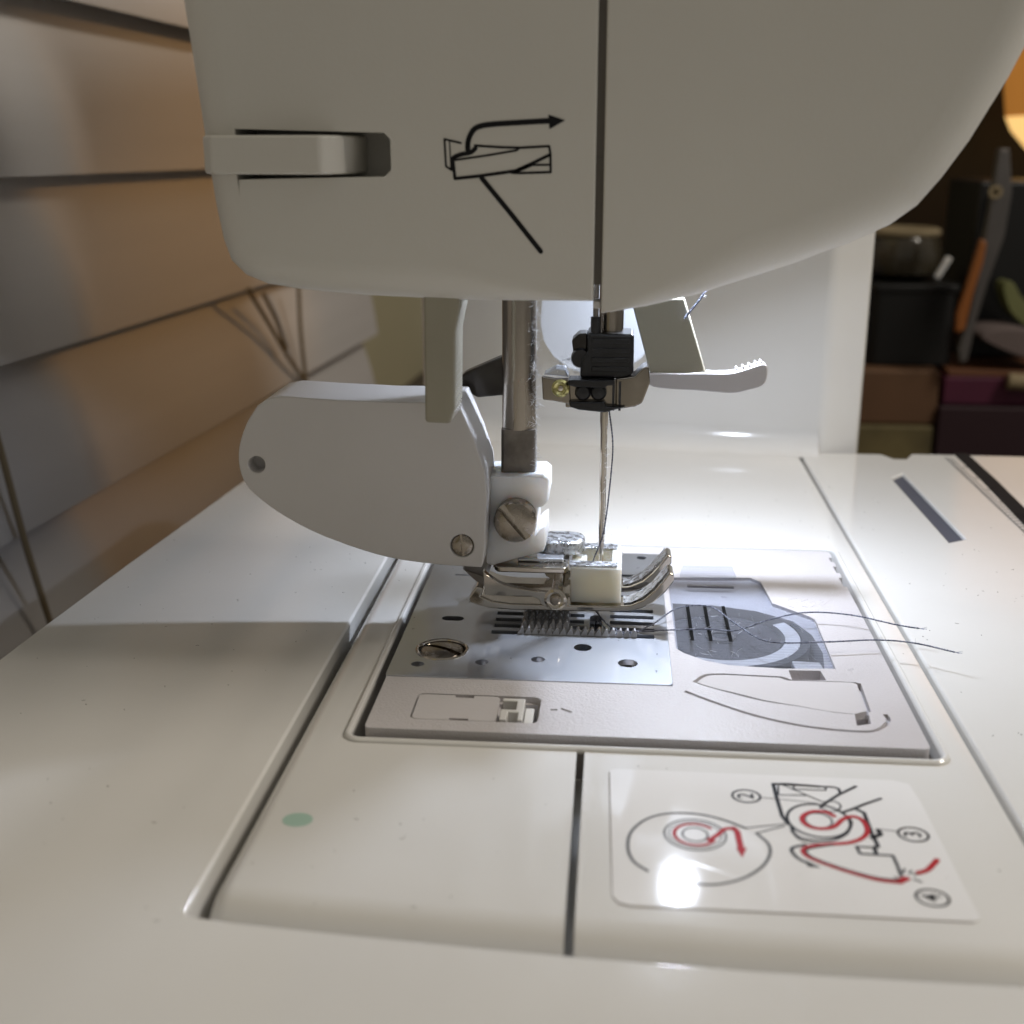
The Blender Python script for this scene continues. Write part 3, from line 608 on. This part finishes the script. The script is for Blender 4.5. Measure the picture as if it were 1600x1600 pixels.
def slotted(name, c, r, h, ang, sw, sd, parent, m='screw_steel'):
    o = MB().lathe([(r, h), (r, 0.35 * r * 0.5), (r * 0.93, 0.12), (r * 0.7, -0.12 * r * 0.5), (r * 0.4, -0.17 * r * 0.5), (0.05, -0.19 * r * 0.5)], c, 'y', 36).build(name, m, parent)
    cb = MB(); L = r * 1.3; a = math.radians(ang); u = (math.cos(a), math.sin(a)); v = (-u[1], u[0])
    q = [(c[0] + u[0] * sx * L + v[0] * sy * sw / 2, c[2] + u[1] * sx * L + v[1] * sy * sw / 2) for sx, sy in ((-1, -1), (1, -1), (1, 1), (-1, 1))]
    cb.prism(q, 'y', c[1] - 3, c[1] + sd); cut(o, [cb]); return o
slotted('housing_screw', ([(-22.08, 15.99)][0][0], 172.0, [(-22.08, 15.99)][0][1]), 1.7, 0.45, 97, 0.4, 0.3, hous)
shank = MB().prism([(-18.99, 25.19), (-10.41, 25.38), (-9.53, 24.7), (-9.5, 21.66), (-10.37, 20.63), (-11.15, 20.4), (-11.33, 16.19), (-10.84, 16.92), (-9.96, 17.56), (-9.83, 14.47), (-10.22, 13.42), (-18.28, 10.88), (-19.08, 11.28)], 'y', 178, 188).build('foot_shank', 'milky_plastic', sm, bevel=0.8)
slotted('foot_screw', (*[(-14.44, 18.78)][0][:1], 175.2, [(-14.44, 18.78)][0][1]), 3.25, 2.8, -50, 1.15, 0.7, shank)

# --- presser foot
ft = MB()
solep = [(-21.84, 5.67), (-20.61, 7.63), (-19.4, 7.35), (-19.92, 5.95), (-18.11, 5.15), (-15.08, 4.82), (0.92, 4.91), (3.39, 5.2), (5.35, 6.11), (6.97, 7.64), (8.29, 9.36), (9.22, 10.75), (9.92, 10.35), (9.96, 9.21), (8.75, 7.49), (7.04, 5.74), (5.09, 4.62), (3.42, 4.14), (0.94, 3.95), (-15.08, 3.75), (-18.62, 3.95), (-20.64, 4.43), (-21.75, 4.82)]
foot = MB().prism(solep, 'y', 177.6, 181.8).prism(solep, 'y', 186.2, 190.2).box(-21, -5, 181.7, 186.3, 4.6, 5.2).build('presser_foot', 'chrome', sm, bevel=0.28)
# dusty upper faces of the toes
for ya, yb in ((178.0, 181.4), (186.6, 189.8)):
    up_ = [(2.4, 5.17), (3.39, 5.31), (5.24, 6.22), (6.87, 7.75), (8.19, 9.47), (9.03, 10.64)]
    m = MB(); m.v = [(x - 0.12, ya, z + 0.14) for x, z in up_] + [(x - 0.12, yb, z + 0.14) for x, z in up_]; k = len(up_)
    m.f = [(i, i + 1, k + i + 1, k + i) for i in range(k - 1)]
    m.build('toe_face', 'dusty_chrome', foot, smooth=60)
armp = spline([(-19.48, 10.56), (-18.48, 9.54), (-15.99, 8.14), (-12.01, 7.42), (-8.82, 7.1)], 4) + [(-7.03, 6.94), (-6.23, 6.12), (-6.41, 5.05), (-7.4, 4.6), (-9.2, 4.64), (-10.4, 5.24), (-10.8, 6.08), (-12, 6.57), (-15, 6.48), (-17.8, 6.5), (-19.2, 6.56)]
MB().prism(armp, 'y', 176.6, 177.9).build('ankle_plate', 'chrome', foot, bevel=0.25)
MB().prism(armp, 'y', 189.6, 190.8).build('ankle_plate', 'chrome', foot, bevel=0.25)
MB().prism([(-22.77, 10.68), (-19.38, 9.51), (-19.2, 7.62), (-20.99, 8.94)], 'y', 176.9, 187).build('ankle_spring', 'dull_steel', foot, bevel=0.2)
pv = [(-8.22, 6.16)][0]
MB().lathe([(1.75, 0), (1.75, -0.2), (1.35, -0.45), (1.0, -0.3), (0.8, -0.3)], (pv[0], 176.62, pv[1]), 'y', 28).build('pivot_ring', 'chrome', foot)
MB().lathe([(0.82, 14), (0.82, -0.55), (0.6, -0.75), (0.05, -0.8)], (pv[0], 176.6, pv[1]), 'y', 20).build('pivot_pin', 'screw_steel', foot)
z0, z1 = 5.2, 11.0
insb = MB().box(-6.0, 1.9, 177.9, 180.6, z0, z1).box(-6.0, 1.9, 187.0, 189.8, z0, z1).box(-6.0, -3.6, 180.5, 187.1, z0, z1 - 0.8).box(0.4, 1.95, 180.5, 187.1, z0, z1 + 0.1)
insb.build('foot_insert', 'cream_insert', foot, bevel=0.25)
for ya, yb in ((178.2, 180.5), (187.1, 189.5)): MB().box(-6.2, 1.2, ya, yb, z1 + 0.02, z1 + 0.3).build('insert_strip', 'dusty_chrome', foot, bevel=0.1)
# upper bridge with spring slot
MB().prism(rrect(-18.0, -6.4, 178.6, 189.4, 1.2), 'z', 9.6, 10.6).build('ankle_bridge', 'chrome', foot, bevel=0.3)
MB().box(-14.5, -7.2, 181.0, 184.5, 10.62, 11.3).build('bridge_spring', 'plate_steel', foot, bevel=0.3)
MB().prism(rrect(-11.5, -4.0, 183.5, 190, 2.6), 'z', 10.9, 13.2).build('bridge_pad', 'dusty_chrome', foot, bevel=0.6)

# --- needle bar, clamp and needle
nb = MB().lathe([(1.85, 44), (1.85, 62)], (-0.6, 184, 0), n=28).build('needle_bar', 'bar_steel', sm)
MB().tube([(-2.9, 181.5, 47.5), (-2.9, 181.5, 58)], 0.42, 10).build('guide_rod', 'dull_steel', nb)
MB().tube([(-2.9, 181.5, 46.4), (-2.9, 181.5, 49.2)], 0.75, 12).build('rod_collar', 'black_plastic', nb)
cl = MB().prism([(-4.08, 46.95), (-0.29, 46.81), (2.83, 46.75), (2.91, 40.72), (1.5, 40.02), (-5.11, 40.12), (-4.97, 43.02), (-4.12, 43.99)], 'y', 180.6, 187.5).build('needle_clamp', 'black_plastic', sm, bevel=0.5)
MB().lathe([(1.3, 0), (1.5, 0.4), (1.5, 2.0), (1.2, 2.4)], (-5.0, 180.9, 43.0), 'y', 24).build('clamp_knob', 'black_plastic', cl, smooth=40)
MB().prism([(-6.44, 45.59), (-5.31, 46.65), (-4.07, 46.66), (-4.04, 44.47), (-4.97, 43.02), (-6.12, 43.39)], 'y', 181.6, 186).build('clamp_ear', 'dark_metal', cl, bevel=0.3)
for zz in (41.2, 42.6, 44.0, 45.4): MB().box(-3.4, 2.2, 180.35, 180.7, zz, zz + 0.7).build('clamp_ridge', 'black_plastic', cl, bevel=0.15)
gd = MB().prism([(-10.83, 40.4), (-8.71, 40.05), (-6.61, 40.08), (-6.36, 36.19), (-8.68, 36.55), (-10.61, 36.81)], 'y', 180, 181.2).prism([(0.26, 40.19), (3.09, 40.62), (4.19, 41.88), (5.13, 42.18), (5.39, 39.69), (4.35, 36.57), (3.23, 35.97), (0.37, 35.53)], 'y', 180, 184.6).box(-7.2, 0.5, 180.3, 181.3, 35.6, 40).build('thread_guide', 'bracket_steel', cl, bevel=0.25)
MB().prism([(-10.64, 40.41), (-8.52, 40.24), (-6.8, 40.08), (-7.39, 41.23), (-8.73, 41.4)], 'y', 181.3, 185).build('guide_wing', 'plate_steel', cl, bevel=0.2)
ey = [(-7.93, 38.7)][0]
MB().lathe([(1.35, 0.0), (1.35, -0.35), (1.0, -0.6), (0.62, -0.35), (0.6, 0.2)], (ey[0], 179.98, ey[1]), 'y', 24).build('guide_eyelet', 'brass', gd)
MB().lathe([(0.45, 0), (0.4, -0.35), (0.05, -0.45)], (ey[0], 179.9, ey[1]), 'y', 16).build('eyelet_stud', 'chrome', gd)
for p in [(-4.57, 38.17), (-2.27, 38.21)]: MB().lathe([(1.22, 0.6), (1.22, -0.5), (0.9, -0.9), (0.1, -1.0)], (p[0], 179.9, p[1]), 'y', 24).build('clamp_stud', 'black_plastic', cl)
MB().prism([(-6.8, 40.08), (0.07, 40.18), (0.08, 39.41), (-1.06, 39.3), (-1.33, 38.91), (-5.64, 39.03), (-6.79, 39.3)], 'y', 178.9, 183).build('clamp_lip', 'black_plastic', cl, bevel=0.3)
MB().prism([(-6.56, 36.78), (-1.29, 36.87), (-1.08, 36.19), (1.88, 36.14), (-1.25, 35.21), (-5.1, 35.53), (-6.55, 35.99)], 'y', 179, 186.5).build('clamp_foot', 'black_plastic', cl, bevel=0.3)
for x in (-0.2, 0.75): MB().box(x, x + 0.35, 179.82, 180.2, 35.4, 39.8).build('guide_slit', 'rubber_dark', gd)
nx = -1.35
nd = MB().lathe([(0.62, 36), (0.62, 33.2), (0.5, 31.5), (0.48, 16), (0.42, 13), (0.38, 10.5), (0.3, 8.2), (0.05, 6.2)], (nx, 183, 0), n=18)
needle = nd.build('needle', 'chrome', sm, smooth=60)
MB().box(nx + 0.38, nx + 0.52, 182.88, 183.12, 15, 31).build('needle_groove', 'dark_metal', needle, smooth=0)

# --- lamp diffuser behind the needle clamp and presser lifter
apron = [(32, 70), (32, 60)] + [(14, 55), (6.5, 51.0)] + [(-3.0 + 10.5 * math.cos(math.radians(a)), 43 + 9.5 * math.sin(math.radians(a))) for a in range(20, -181, -20)] + [(-13, 50), (-20, 55), (-20, 70)]
MB().prism(apron, 'y', 219, 220.6).build('lamp_hood', 'hood_plastic', sm, bevel=0.5)
lf = MB().prism([(2.36, 49.69), (11.16, 49.77), (12.34, 46.26), (15.35, 37.02), (6.21, 36.45)], 'y', 201.4, 203.2).build('presser_lifter', 'grey_plastic', sm, bevel=0.4)
MB().prism(spline([(5.55, 37.26), (10.59, 37.45), (14.77, 37.62), (18.94, 37.68), (21.51, 38.35), (24.05, 39.24), (25, 38.83), (25.11, 37.03), (24.46, 35.63), (22.22, 34.85), (19.64, 34.27), (13.85, 34.61), (6.46, 35.13)], 4, True), 'y', 200.8, 203.6).build('lifter_finger', 'panel_plastic', lf, bevel=0.4)
for i in range(5):
    x, z = [(20.17, 38.01), (21.19, 38.35), (22.21, 38.68), (23.23, 39.01), (24.05, 39.24)][i]
    MB().box(x - 0.16, x + 0.16, 201.0, 203.4, z - 0.2, z + 0.42).build('finger_rib', 'panel_plastic', lf, bevel=0.1)

# ------------------------------------------------------------------ loose threads
def thread(name, pts, label, r=0.17, k=8):
    P = [Vector(p) for p in spline(pts, 24)]; m = MB()
    Q = [P[0]]; L = [0.0]
    for i in range(1, len(P)):      # resample evenly
        d = (P[i] - P[i - 1]).length; n = max(1, int(d / 0.11))
        for j in range(1, n + 1): Q.append(P[i - 1].lerp(P[i], j / n)); L.append(L[-1] + d / n)
    for ph in (0, math.pi):
        line = []
        for i, q in enumerate(Q):
            t = (Q[min(i + 1, len(Q) - 1)] - Q[max(i - 1, 0)]).normalized(); u = t.cross(Vector((0.3, 0.2, 1))).normalized(); w = t.cross(u)
            a = L[i] / 0.85 * 2 * math.pi + ph; line.append(tuple(q + (u * math.cos(a) + w * math.sin(a)) * r * 0.5))
        m.tube(line, r * 0.56, 5)
    rr = random.Random(5); e = Q[-1]; d0 = (Q[-1] - Q[-8]).normalized()
    for i in range(7): # frayed end and stray fuzz
        d = (d0 + Vector((rr.uniform(-1, 1), rr.uniform(-1, 1), rr.uniform(-0.4, 0.6))) * 0.5).normalized(); m.tube([tuple(e), tuple(e + d * 0.5), tuple(e + d * rr.uniform(0.7, 1.1) + Vector((0, 0, rr.uniform(-0.2, 0.2))))], 0.03, 3)
    for i in range(60):
        q = Q[rr.randrange(len(Q))]; d = Vector((rr.uniform(-1, 1), rr.uniform(-1, 1), rr.uniform(-1, 1))).normalized(); m.tube([tuple(q), tuple(q + d * 0.3), tuple(q + d * 0.55 + Vector((rr.uniform(-0.15, 0.15), 0.1, rr.uniform(-0.15, 0.15))))], 0.014, 3)
    o = m.build(name, 'thread_navy', None, smooth=60); return tag(o, label, 'thread')
def onz(l, hs): return [(x, y, h) for (x, y), h in zip(l, hs)]
up_pts = [(-0.7, 182.0, 35.5), (0.05, 182.0, 30), (-0.1, 182.0, 25), (-0.6, 182.0, 19), (-1.1, 182.2, 15.2), (-1.6, 182.3, 13.4), (-2.5, 182.0, 11.0), (-3.1, 181.8, 8.0), (-2.9, 181.5, 5.0), (-2.2, 180.8, 3.2)]
tail1 = onz([(0.5, 176.15)], [2.0]) + onz([(3.46, 174.8), (6.98, 178.53)], [1.8, 1.8]) + onz([(11.1, 182.71), (16.22, 183.72)], [3, 3]) + onz([(19.62, 176.61), (23.72, 170.07), (32.2, 170.55)], [3, 3, 3]) + onz([(39.91, 171.94), (45.32, 171.17), (50.29, 168.24)], [3, 3, 3])
thread('needle_thread', up_pts + tail1, 'dark needle thread, its tail reaching farthest to the right', 0.14)
tail2 = [(-1.9, 182.6, -2.0), (-1.7, 181.8, 0.8)] + onz([(1.01, 174.32), (5.93, 175.78), (14.85, 177.32)], [1.7, 1.7, 1.7]) + onz([(19.66, 176.47)], [2]) + onz([(24.71, 178.63), (31.12, 182.45), (37.96, 181.93), (44.09, 178.41), (47.34, 177.12)], [3, 3, 3, 3, 3])
thread('bobbin_thread', tail2, 'dark bobbin thread tail, the shorter and farther of two tails', 0.14)
wisp = thread('guide_thread', [(*[(11.26, 46.52)][0][:1], 200.7, [(11.26, 46.52)][0][1])] + [(x, 200.3, z) for x, z in [(12.03, 47.7), (13.4, 49.47), (14.16, 50.7)]], 'short dark thread end hanging beside the presser lifter', 0.2)

# ------------------------------------------------------------------ lint caught on the metal
rnd = random.Random(3); li = MB()
def fibre(p, L, r=0.024):
    d = Vector((rnd.uniform(-1, 1), rnd.uniform(-1, 1), rnd.uniform(-1, 1))).normalized(); q = Vector(p); pts = [tuple(q)]
    for i in range(4):
        d = (d + Vector((rnd.uniform(-1, 1), rnd.uniform(-1, 1), rnd.uniform(-1, 1))) * 0.6).normalized(); q = q + d * L / 4; pts.append(tuple(q))
    li.tube(pts, r, 3, caps=False)
for i in range(260):
    a = rnd.uniform(-0.9, 0.6); fibre((-14.4 + 2.6 * math.cos(a), 183 + 2.6 * math.sin(a), rnd.uniform(32, 52)), rnd.uniform(0.5, 1.6))
for i in range(90): fibre((-11.8 + rnd.uniform(-0.1, 0.1), rnd.uniform(180.5, 184), rnd.uniform(24, 32)), rnd.uniform(0.4, 1.2))
for i in range(160): fibre((rnd.uniform(-11, 2), rnd.uniform(178.4, 189.6), rnd.uniform(11.0, 11.6)), rnd.uniform(0.5, 1.4))
for i in range(120): fibre((rnd.uniform(-9.0, -3), rnd.uniform(181, 185), rnd.uniform(39.5, 43)), rnd.uniform(0.5, 1.6))
for i in range(45): fibre((rnd.uniform(11, 31), rnd.uniform(167, 187), PZ + 0.2), rnd.uniform(0.4, 1.6), 0.02)
for i in range(40): fibre((nx + rnd.uniform(0.2, 0.6), 182.6, rnd.uniform(12, 33)), rnd.uniform(0.5, 1.3), 0.025)
lo = li.build('lint', 'lint_white', None, smooth=0); tag(lo, 'white lint fibres clinging to the bars, clamp and foot', 'lint'); lo['kind'] = 'stuff'
du = MB()
for i in range(420):
    x = rnd.uniform(-85, 95); y = rnd.uniform(92, 270)
    if -34 < x < 43.5 and 138 < y < 224: z = PZ + 0.02 if -31 < x < 9 and y > 158 else 0
    else: z = 0.02
    if z == 0 or -42.5 < x < -37.5 or 45.5 < x < 47.5 or y < 98: continue
    if -42 < x < 47 and 96 < y < 104: continue
    if -31 < x < 9 and 157 < y < 214 and 138 < y: z = NZ + 0.02
    L = rnd.uniform(0.1, 0.7) if rnd.random() < 0.4 else 0.12; a = rnd.uniform(0, 6.28)
    du.tube([(x, y, z), (x + L * 0.5 * math.cos(a), y + L * 0.5 * math.sin(a), z + 0.04), (x + L * math.cos(a + 0.6), y + L * math.sin(a + 0.6), z)], 0.03 if L > 0.13 else rnd.uniform(0.03, 0.08), 4)
do_ = du.build('dust', 'dust_grey', None, smooth=0); tag(do_, 'grey dust flecks scattered over the bed and table', 'dust'); do_['kind'] = 'stuff'

# ------------------------------------------------------------------ things on the desk beyond
def rotz(mb, c, deg):
    a = math.radians(deg); mb.v = [(c[0] + (x - c[0]) * math.cos(a) - (y - c[1]) * math.sin(a), c[1] + (x - c[0]) * math.sin(a) + (y - c[1]) * math.cos(a), z) for x, y, z in mb.v]; return mb
cab = empty('cabinet', (300, 930, -95), 'dark wooden cabinet front behind the desk clutter', 'cabinet')
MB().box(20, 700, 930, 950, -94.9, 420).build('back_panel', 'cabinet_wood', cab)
MB().box(20, 700, 900, 930.1, -94.9, -80).build('plinth', 'cabinet_wood', cab)
bk = empty('book', (140, 640, -95), 'brown book lying on top of a tan notebook behind the machine', 'book')
MB().box(108, 158, 600, 700, -57, -30).build('cover', 'book_brown', bk, bevel=1.5)
bt = empty('notebook', (140, 640, -95), 'tan patterned notebook under the brown book', 'notebook')
MB().box(106, 157, 598, 702, -94.8, -57.2).build('cover', 'book_tan', bt, bevel=1.5)
mg = empty('book', (200, 640, -95), 'thick book with a magenta spine beside the brown book', 'book')
MB().box(160, 262, 600, 720, -46.5, -33).build('cover', 'book_magenta', mg, bevel=1)
MB().box(162, 260, 602, 718, -32.9, -30).build('top_board', 'book_orange', mg, bevel=0.5)
wn = empty('book', (200, 640, -95), 'dark wine red book under the magenta one', 'book')
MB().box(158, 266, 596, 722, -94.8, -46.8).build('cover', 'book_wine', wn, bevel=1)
rl = MB().tube([(189, 597, -34), (235, 594, -36)], 4.0, 14).build('paper_roll', 'paper_cream'); tag(rl, 'cream paper roll lying in front of the magenta book', 'roll')
cup = empty('storage_tub', (145, 640, -30), 'black storage tub standing on the brown book', 'tub')
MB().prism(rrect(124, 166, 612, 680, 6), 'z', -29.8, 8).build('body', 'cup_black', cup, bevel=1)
MB().prism(rrect(122.5, 167.5, 610.5, 681.5, 6), 'z', 6, 10).build('rim', 'cup_black', cup, bevel=1)
bl = MB().prism(rrect(112, 121, 618, 690, 3), 'z', -29.9, 9).build('blue_tin', 'cup_blue', bevel=1); tag(bl, 'narrow dark blue tin beside the black tub', 'tin')
jar = empty('glass_jar', (143, 645, 10), 'brownish glass jar with a pale rim on the black tub', 'jar')
MB().lathe([(12, 0.3), (19, 3), (21, 12), (19, 20), (17, 23)], (143, 645, 10)).build('body', 'jar_glass', jar)
MB().tube([(143 + 17.5 * math.cos(a * math.pi / 12), 645 + 17.5 * math.sin(a * math.pi / 12), 33) for a in range(24)], 2.2, 8, closed=True).build('rim', 'paper_cream', jar)
MB().tube([(158, 626, 12), (163, 625, 22)], 1.6, 8).build('modelled_glint', 'milky_plastic', jar)  # pale rod added in the shape of a glint on the glass
sc_ = empty('scissors', (165, 590, -28), 'grey scissors with an orange inlay leaning upright', 'scissors')
MB().prism([(171.15, 73.28), (175.64, 73.28), (178.93, 54.27), (177.78, 34.31), (172.84, 13.88), (169.1, -5.48), (167.18, -23.69), (163.73, -24.66), (162.12, -17.66), (165.13, -4.03), (167.87, 19.71), (169.91, 48.58)], 'y', 590, 596).build('blade', 'tool_grey', sc_, bevel=1)
MB().prism([(166.09, 33.73), (169.15, 32.02), (168.42, 22.73), (165.35, 8.02), (163.27, -8.42), (159.32, -9.97), (158.7, -0.97), (161.56, 10.94)], 'y', 586, 589.8).build('inlay', 'tool_orange', sc_, bevel=1)
MB().lathe([(3.0, 0), (3.0, -1), (1.4, -1), (1.4, 0)], ([(171.27, 54.28)][0][0], 589.9, [(171.27, 54.28)][0][1]), 'y', 20).build('rivet', 'paper_cream', sc_)
bb = empty('organizer', (215, 660, -30), 'tall black desk organizer at the right edge', 'organizer')
MB().box(178, 262, 640, 700, -29.9, 58).build('case', 'cup_black', bb, bevel=2)
MB().box(183, 186, 636, 640.2, 25, 52).build('divider', 'cabinet_wood', bb, bevel=0.5)
gt = MB().prism(spline([(188.22, 9.08), (192.27, 10.97), (196.62, 4.82), (201.61, -1.36), (202.64, -10.13), (197.45, -7.67), (191.85, -1.46)], 4, True), 'y', 618, 632).build('pincushion', 'toy_green', bevel=2); tag(gt, 'small green and cream pincushion by the black organizer', 'pincushion')
ck = MB().prism(spline([(175.23, -13.53), (183.98, -9.66), (199.33, -10.73), (207.59, -16.27), (208.57, -24.45), (197.74, -23.33), (186.62, -19.69)], 4, True), 'y', 600, 634).build('folded_cloth', 'cloth_pink', bevel=4); tag(ck, 'folded dusty pink cloth below the pincushion', 'cloth')
lp = empty('table_lamp', (300, 800, -95), 'amber table lamp glowing at the right edge', 'lamp')
MB().lathe([(40, 60), (62, 84), (66, 92)], (302, 800, 0), n=40, caps=False).build('shade_bottom', 'shade_amber', lp)
MB().lathe([(66, 92.2), (72, 130), (70, 210)], (302, 800, 0), n=40, caps=False).build('lamp_shade', 'shade_orange', lp)
MB().lathe([(45, -94.9), (45, -88), (8, -80), (8, 62)], (302, 800, 0), n=30).build('stand', 'dark_metal', lp)
